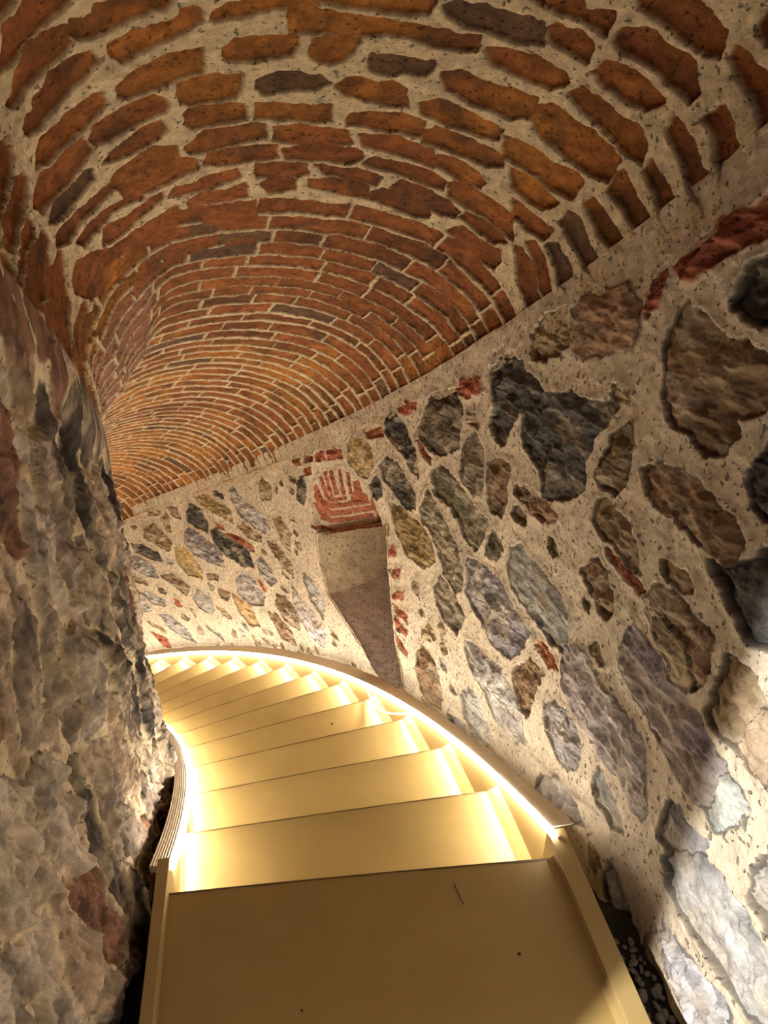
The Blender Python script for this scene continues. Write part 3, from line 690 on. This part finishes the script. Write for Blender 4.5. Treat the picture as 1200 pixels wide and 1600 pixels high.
# ---------------------------------------------------------------- ground under and beside the stair
V = []; F = []; n = 60
for i in range(n+1):
    t = -0.62+1.9*i/n; z = -0.13-K*max(t, -0.02)-(0.10 if t > 0 else 0)
    V += [cyl(4.3, t, z), cyl(5.75, t, z)]
    if i: F.append((2*i-2, 2*i-1, 2*i+1, 2*i))
structure(mesh_obj('floor', V, F, M_DARK))
V = [cyl(r_, 1.24, z_) for r_ in (4.3, 5.8) for z_ in (-4.3, -1.2)]
structure(mesh_obj('added_end_cap', V, [(0, 2, 3, 1)], M_DARK))  # unseen cap added at the far end to keep world light out

# ---------------------------------------------------------------- the steel stair
stair = bpy.data.objects.new('staircase', None); link(stair)
stair['label'] = 'cream painted steel staircase winding down to the left between the stone walls'
stair['category'] = 'staircase'
RS = RO+0.034                       # face of the outer stringer
RSI = RI-0.012
NST = 17
def step(k):
    """walking surface k; its front edge is nosing k, with a lip, a cove to the stringer and a riser at its back"""
    z = -k*H; V = []; F = []; n = 10; th = 0.004
    prev = (k-1)
    def edge(r_, kk):
        f = (RO-r_)/(RO-RI); return kk*D+OFF*f
    if k == 0:
        back = lambda r_: None
    rows = []
    rad = [RS+0.0, RO+0.0] + [RO+(RI-RO)*i/n for i in range(1, n+1)] + [RSI]
    zof = [0.022, 0.0] + [0.0]*n + [0.006]
    for j in range(9):
        for r_, dz in zip(rad, zof):
            e1 = edge(r_, k)
            if k == 0:
                x1, y1 = r_*math.cos(e1), r_*math.sin(e1)
                yb = -1.75; f = j/8
                V.append((x1+(0.0)*f, y1+(yb-y1)*f, z+dz))
            else:
                e0 = edge(r_, k-1)-0.03/r_
                t = e1+(e0-e1)*j/8
                V.append((r_*math.cos(t), r_*math.sin(t), z+dz))
    m = len(rad)
    for j in range(8):
        for i in range(m-1): F.append((j*m+i, j*m+i+1, (j+1)*m+i+1, (j+1)*m+i))
    # folded front lip
    base = len(V)
    for dz, dy in ((-0.003, 0.0015), (-0.035, 0.0015)):
        for r_, zo in zip(rad, zof):
            e1 = edge(r_, k)+dy/r_; V.append((r_*math.cos(e1), r_*math.sin(e1), z+zo+dz))
    for i in range(m-1):
        F.append((i, i+1, base+i+1, base+i)); F.append((base+i, base+i+1, base+m+i+1, base+m+i))
    o = mesh_obj('tread', V, F, M_TREAD, stair)
    return o
for k in range(NST):
    tr = step(k)
    V = []; F = []
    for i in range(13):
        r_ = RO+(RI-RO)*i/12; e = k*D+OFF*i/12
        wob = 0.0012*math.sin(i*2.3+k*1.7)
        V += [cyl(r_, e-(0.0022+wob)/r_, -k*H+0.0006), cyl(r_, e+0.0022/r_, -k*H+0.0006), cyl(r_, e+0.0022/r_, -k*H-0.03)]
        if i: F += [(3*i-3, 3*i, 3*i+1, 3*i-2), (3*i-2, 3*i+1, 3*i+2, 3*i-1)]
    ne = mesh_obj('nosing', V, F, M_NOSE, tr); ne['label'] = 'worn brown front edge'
for k in range(1, NST):
    V = []; F = []; n = 8
    for i in range(n+1):
        r_ = RS+(RSI-RS)*i/n; e = (k-1)*D+OFF*(RO-r_)/(RO-RI)-0.02/r_
        V += [cyl(r_, e, -k*H), cyl(r_, e, -(k-1)*H-0.004)]
        if i: F.append((2*i-2, 2*i, 2*i+1, 2*i-1))
    mesh_obj('riser', V, F, M_TREAD, stair)

TT = [0.004+1.19*i/150 for i in range(151)]
def zl(t): return -K*t
# outer stringer plate
sweep('stringer', TT, lambda t: [cyl(RS, t, zl(t)+0.055), cyl(RS+0.006, t, zl(t)+0.055), cyl(RS+0.006, t, zl(t)-0.30), cyl(RS, t, zl(t)-0.30)], M_STRINGER, stair)
sweep('stringer', [0.03+1.16*i/150 for i in range(151)], lambda t: [cyl(RSI, t, zl(t-OFF)+0.03), cyl(RSI-0.006, t, zl(t-OFF)+0.03), cyl(RSI-0.006, t, zl(t-OFF)-0.30), cyl(RSI, t, zl(t-OFF)-0.30)], M_STRINGER, stair)
# side rails of the landing, square hollow section
def box(name, x0, x1, y0, y1, z0, z1, mat, parent, bevel=0.002, dx=0.0):
    V = [(x, y, z) for x in (x0, x1) for y in (y0, y1) for z in (z0, z1)]
    V = [(x+(dx if y == y0 else 0), y, z) for x, y, z in V]
    F = [(0, 1, 3, 2), (4, 6, 7, 5), (0, 4, 5, 1), (2, 3, 7, 6), (0, 2, 6, 4), (1, 5, 7, 3)]
    return mesh_obj(name, V, F, mat, parent, bevel=bevel)
box('side_rail', 5.468, 5.512, -1.75, 0.050, -0.20, 0.034, M_STRINGER, stair, dx=-0.045)
box('side_rail', 4.572, 4.598, -1.75, 0.125, -0.20, 0.034, M_STRINGER, stair, dx=0.04)
# outer cover strip, cut roughly along the wall
rj = np.random.RandomState(5)
JT = []; t = 0.010
while t < 1.19:
    L_ = rj.uniform(0.008, 0.03); JT.append((t, min(t+L_, 1.19), rj.uniform(-0.006, 0.006))); t += L_
def capw(t): return float(np.interp(t, [0, 0.05, 0.15, 0.3, 0.45, 1.2], [0.052, 0.044, 0.050, 0.072, 0.088, 0.088]))
V = []; F = []
for a, b_, j in JT:
    for t, q in ((a, j), (b_-0.0004, j+0.004)):
        ro = RS+capw(t)+q
        V += [cyl(RS-0.001, t, zl(t)+0.064), cyl(ro, t, zl(t)+0.064), cyl(ro, t, zl(t)+0.060), cyl(RS-0.001, t, zl(t)+0.060)]
ns = len(V)//4
for i in range(ns-1):
    for j in range(4): F.append((4*i+j, 4*i+(j+1) % 4, 4*i+4+(j+1) % 4, 4*i+4+j))
F.append((0, 1, 2, 3)); F.append((4*ns-1, 4*ns-2, 4*ns-3, 4*ns-4))
mesh_obj('cover_strip', V, F, M_CAP, stair)
# inner ribbed cover: a wide strip with lengthwise ribs, tilted towards the stair
def rib_sec(t):
    pts = []; n = 7; r0, r1 = 4.550, 4.592
    f = min(1, max(0, (t-0.03)/0.02))
    zz = zl(t-OFF)
    for i in range(n*4+1):
        a = i/(n*4); ph = i % 4
        pts.append(cyl(r0+(r1-r0)*a, t, zz+0.052-0.012*a+(0.0022 if ph in (1, 2) else -0.0008)))
    pts.append(cyl(r1, t, zz+0.028)); pts.append(cyl(r0, t, zz+0.028))
    return pts
c2 = sweep('cover_strip', [0.029+1.16*i/180 for i in range(181)], rib_sec, M_RIB, stair)
c2['label'] = 'ribbed plastic cover strip'

# ---------------------------------------------------------------- LED lines
def tube(name, path, rad, mat, parent=None, seg=10):
    V = []; F = []; path = [Vector(p) for p in path]
    for i, p in enumerate(path):
        d = (path[min(i+1, len(path)-1)]-path[max(i-1, 0)]).normalized()
        a = d.cross(Vector((0, 0, 1))).normalized(); b = a.cross(d)
        for k in range(seg):
            q = 2*math.pi*k/seg; V.append(tuple(p+a*rad*math.cos(q)+b*rad*math.sin(q)))
    for i in range(len(path)-1):
        for k in range(seg):
            F.append((i*seg+k, i*seg+(k+1) % seg, (i+1)*seg+(k+1) % seg, (i+1)*seg+k))
    F.append(tuple(range(seg))); F.append(tuple(reversed(range((len(path)-1)*seg, len(path)*seg))))
    return mesh_obj(name, V, F, mat, parent, smooth=True)
o = tube('light_strip', [cyl(RS-0.007, 0.006+1.18*i/150, zl(0.006+1.18*i/150)+0.056) for i in range(151)], 0.009, M_LED, stair)
strip = o; o['label'] = 'glowing warm white light strip along the outer edge'
o = tube('light_strip', [cyl(4.597, 0.030+1.15*i/150, zl(0.030+1.15*i/150-OFF)+0.034) for i in range(151)], 0.009, M_LED, stair)
o['label'] = 'glowing warm white light strip beside the ribbed cover'
pp = []
for i in range(21):
    a = i/20; t = 0.285-0.095*a
    pp.append(cyl(RS-0.012-0.045*math.sin(math.pi*a), t, zl(t)+0.052-0.050*math.sin(math.pi*a)))
o = tube('cable', pp, 0.0035, M_CABLE, strip)
o['label'] = 'thin white cable hanging in a loop'

# ---------------------------------------------------------------- pebbles in the gap beside the landing, crumbs on the treads
def pebble(name, loc, size, seed, mat, label, cat, group=None):
    bm = bmesh.new(); bmesh.ops.create_icosphere(bm, subdivisions=3, radius=1.0)
    r = np.random.RandomState(seed); ph = r.uniform(0, 6, 6)
    for v in bm.verts:
        c = v.co; d = 1+0.24*math.sin(2.1*c.x+ph[0])+0.2*math.sin(2.7*c.y+ph[1])+0.1*math.sin(3.1*c.z+ph[2])+0.05*math.sin(5*c.x+4*c.y+ph[3])
        v.co = Vector((c.x*d*size[0], c.y*d*size[1], c.z*d*size[2]))
    me = bpy.data.meshes.new(name); bm.to_mesh(me); bm.free(); me.materials.append(mat)
    me.polygons.foreach_set('use_smooth', np.ones(len(me.polygons), bool))
    o = link(bpy.data.objects.new(name, me)); o.location = loc; o.rotation_euler = (0, 0, r.uniform(0, 3))
    o['label'] = label; o['category'] = cat
    if group: o['group'] = group
    return o
rp = np.random.RandomState(9); placed = []
for i in range(400):
    if len(placed) >= 44: break
    y = rp.uniform(-0.42, -0.16); x = rp.uniform(5.53, 5.595); s = rp.uniform(0.006, 0.013)*(1.0-0.25*(y > -0.25))
    if any(math.hypot(x-a, y-b) < (s+c)*0.72 for a, b, c in placed): continue
    placed.append((x, y, s))
    pebble('pebble', (x, y, -0.13+0.06+s*0.55), (s, s*0.8, s*0.6), i, M_PEB, 'small grey pebble lying in the dark gap beside the right landing rail', 'pebble', 'pebbles in the gap beside the landing')
pebble("crumb", (5.0658, 1.33, -0.7985), (0.006, 0.004, 0.002), 1, M_MARK, "small dark crumb on a brightly lit tread far down the stair", "crumb")
pebble("crumb", (5.3158, -0.1919, 0.0015), (0.003, 0.003, 0.002), 2, M_MARK, "tiny dark crumb on the right half of the landing", "crumb")
pebble("crumb", (4.8731, -0.2207, 0.0012), (0.002, 0.002, 0.0015), 3, M_MARK, "tiny dark crumb near the bottom middle of the landing", "crumb")
o = tube("scratch", [(5.2243, -0.0243, 0.001), (5.2263, -0.0383, 0.001), (5.2285, -0.0566, 0.001), (5.2329, -0.0719, 0.001)], 0.0009, M_MARK, seg=6)  # dark scratch of the landing, modelled as a thin tube
o["label"] = "thin dark scratch on the landing near its front edge"; o["category"] = "scratch"
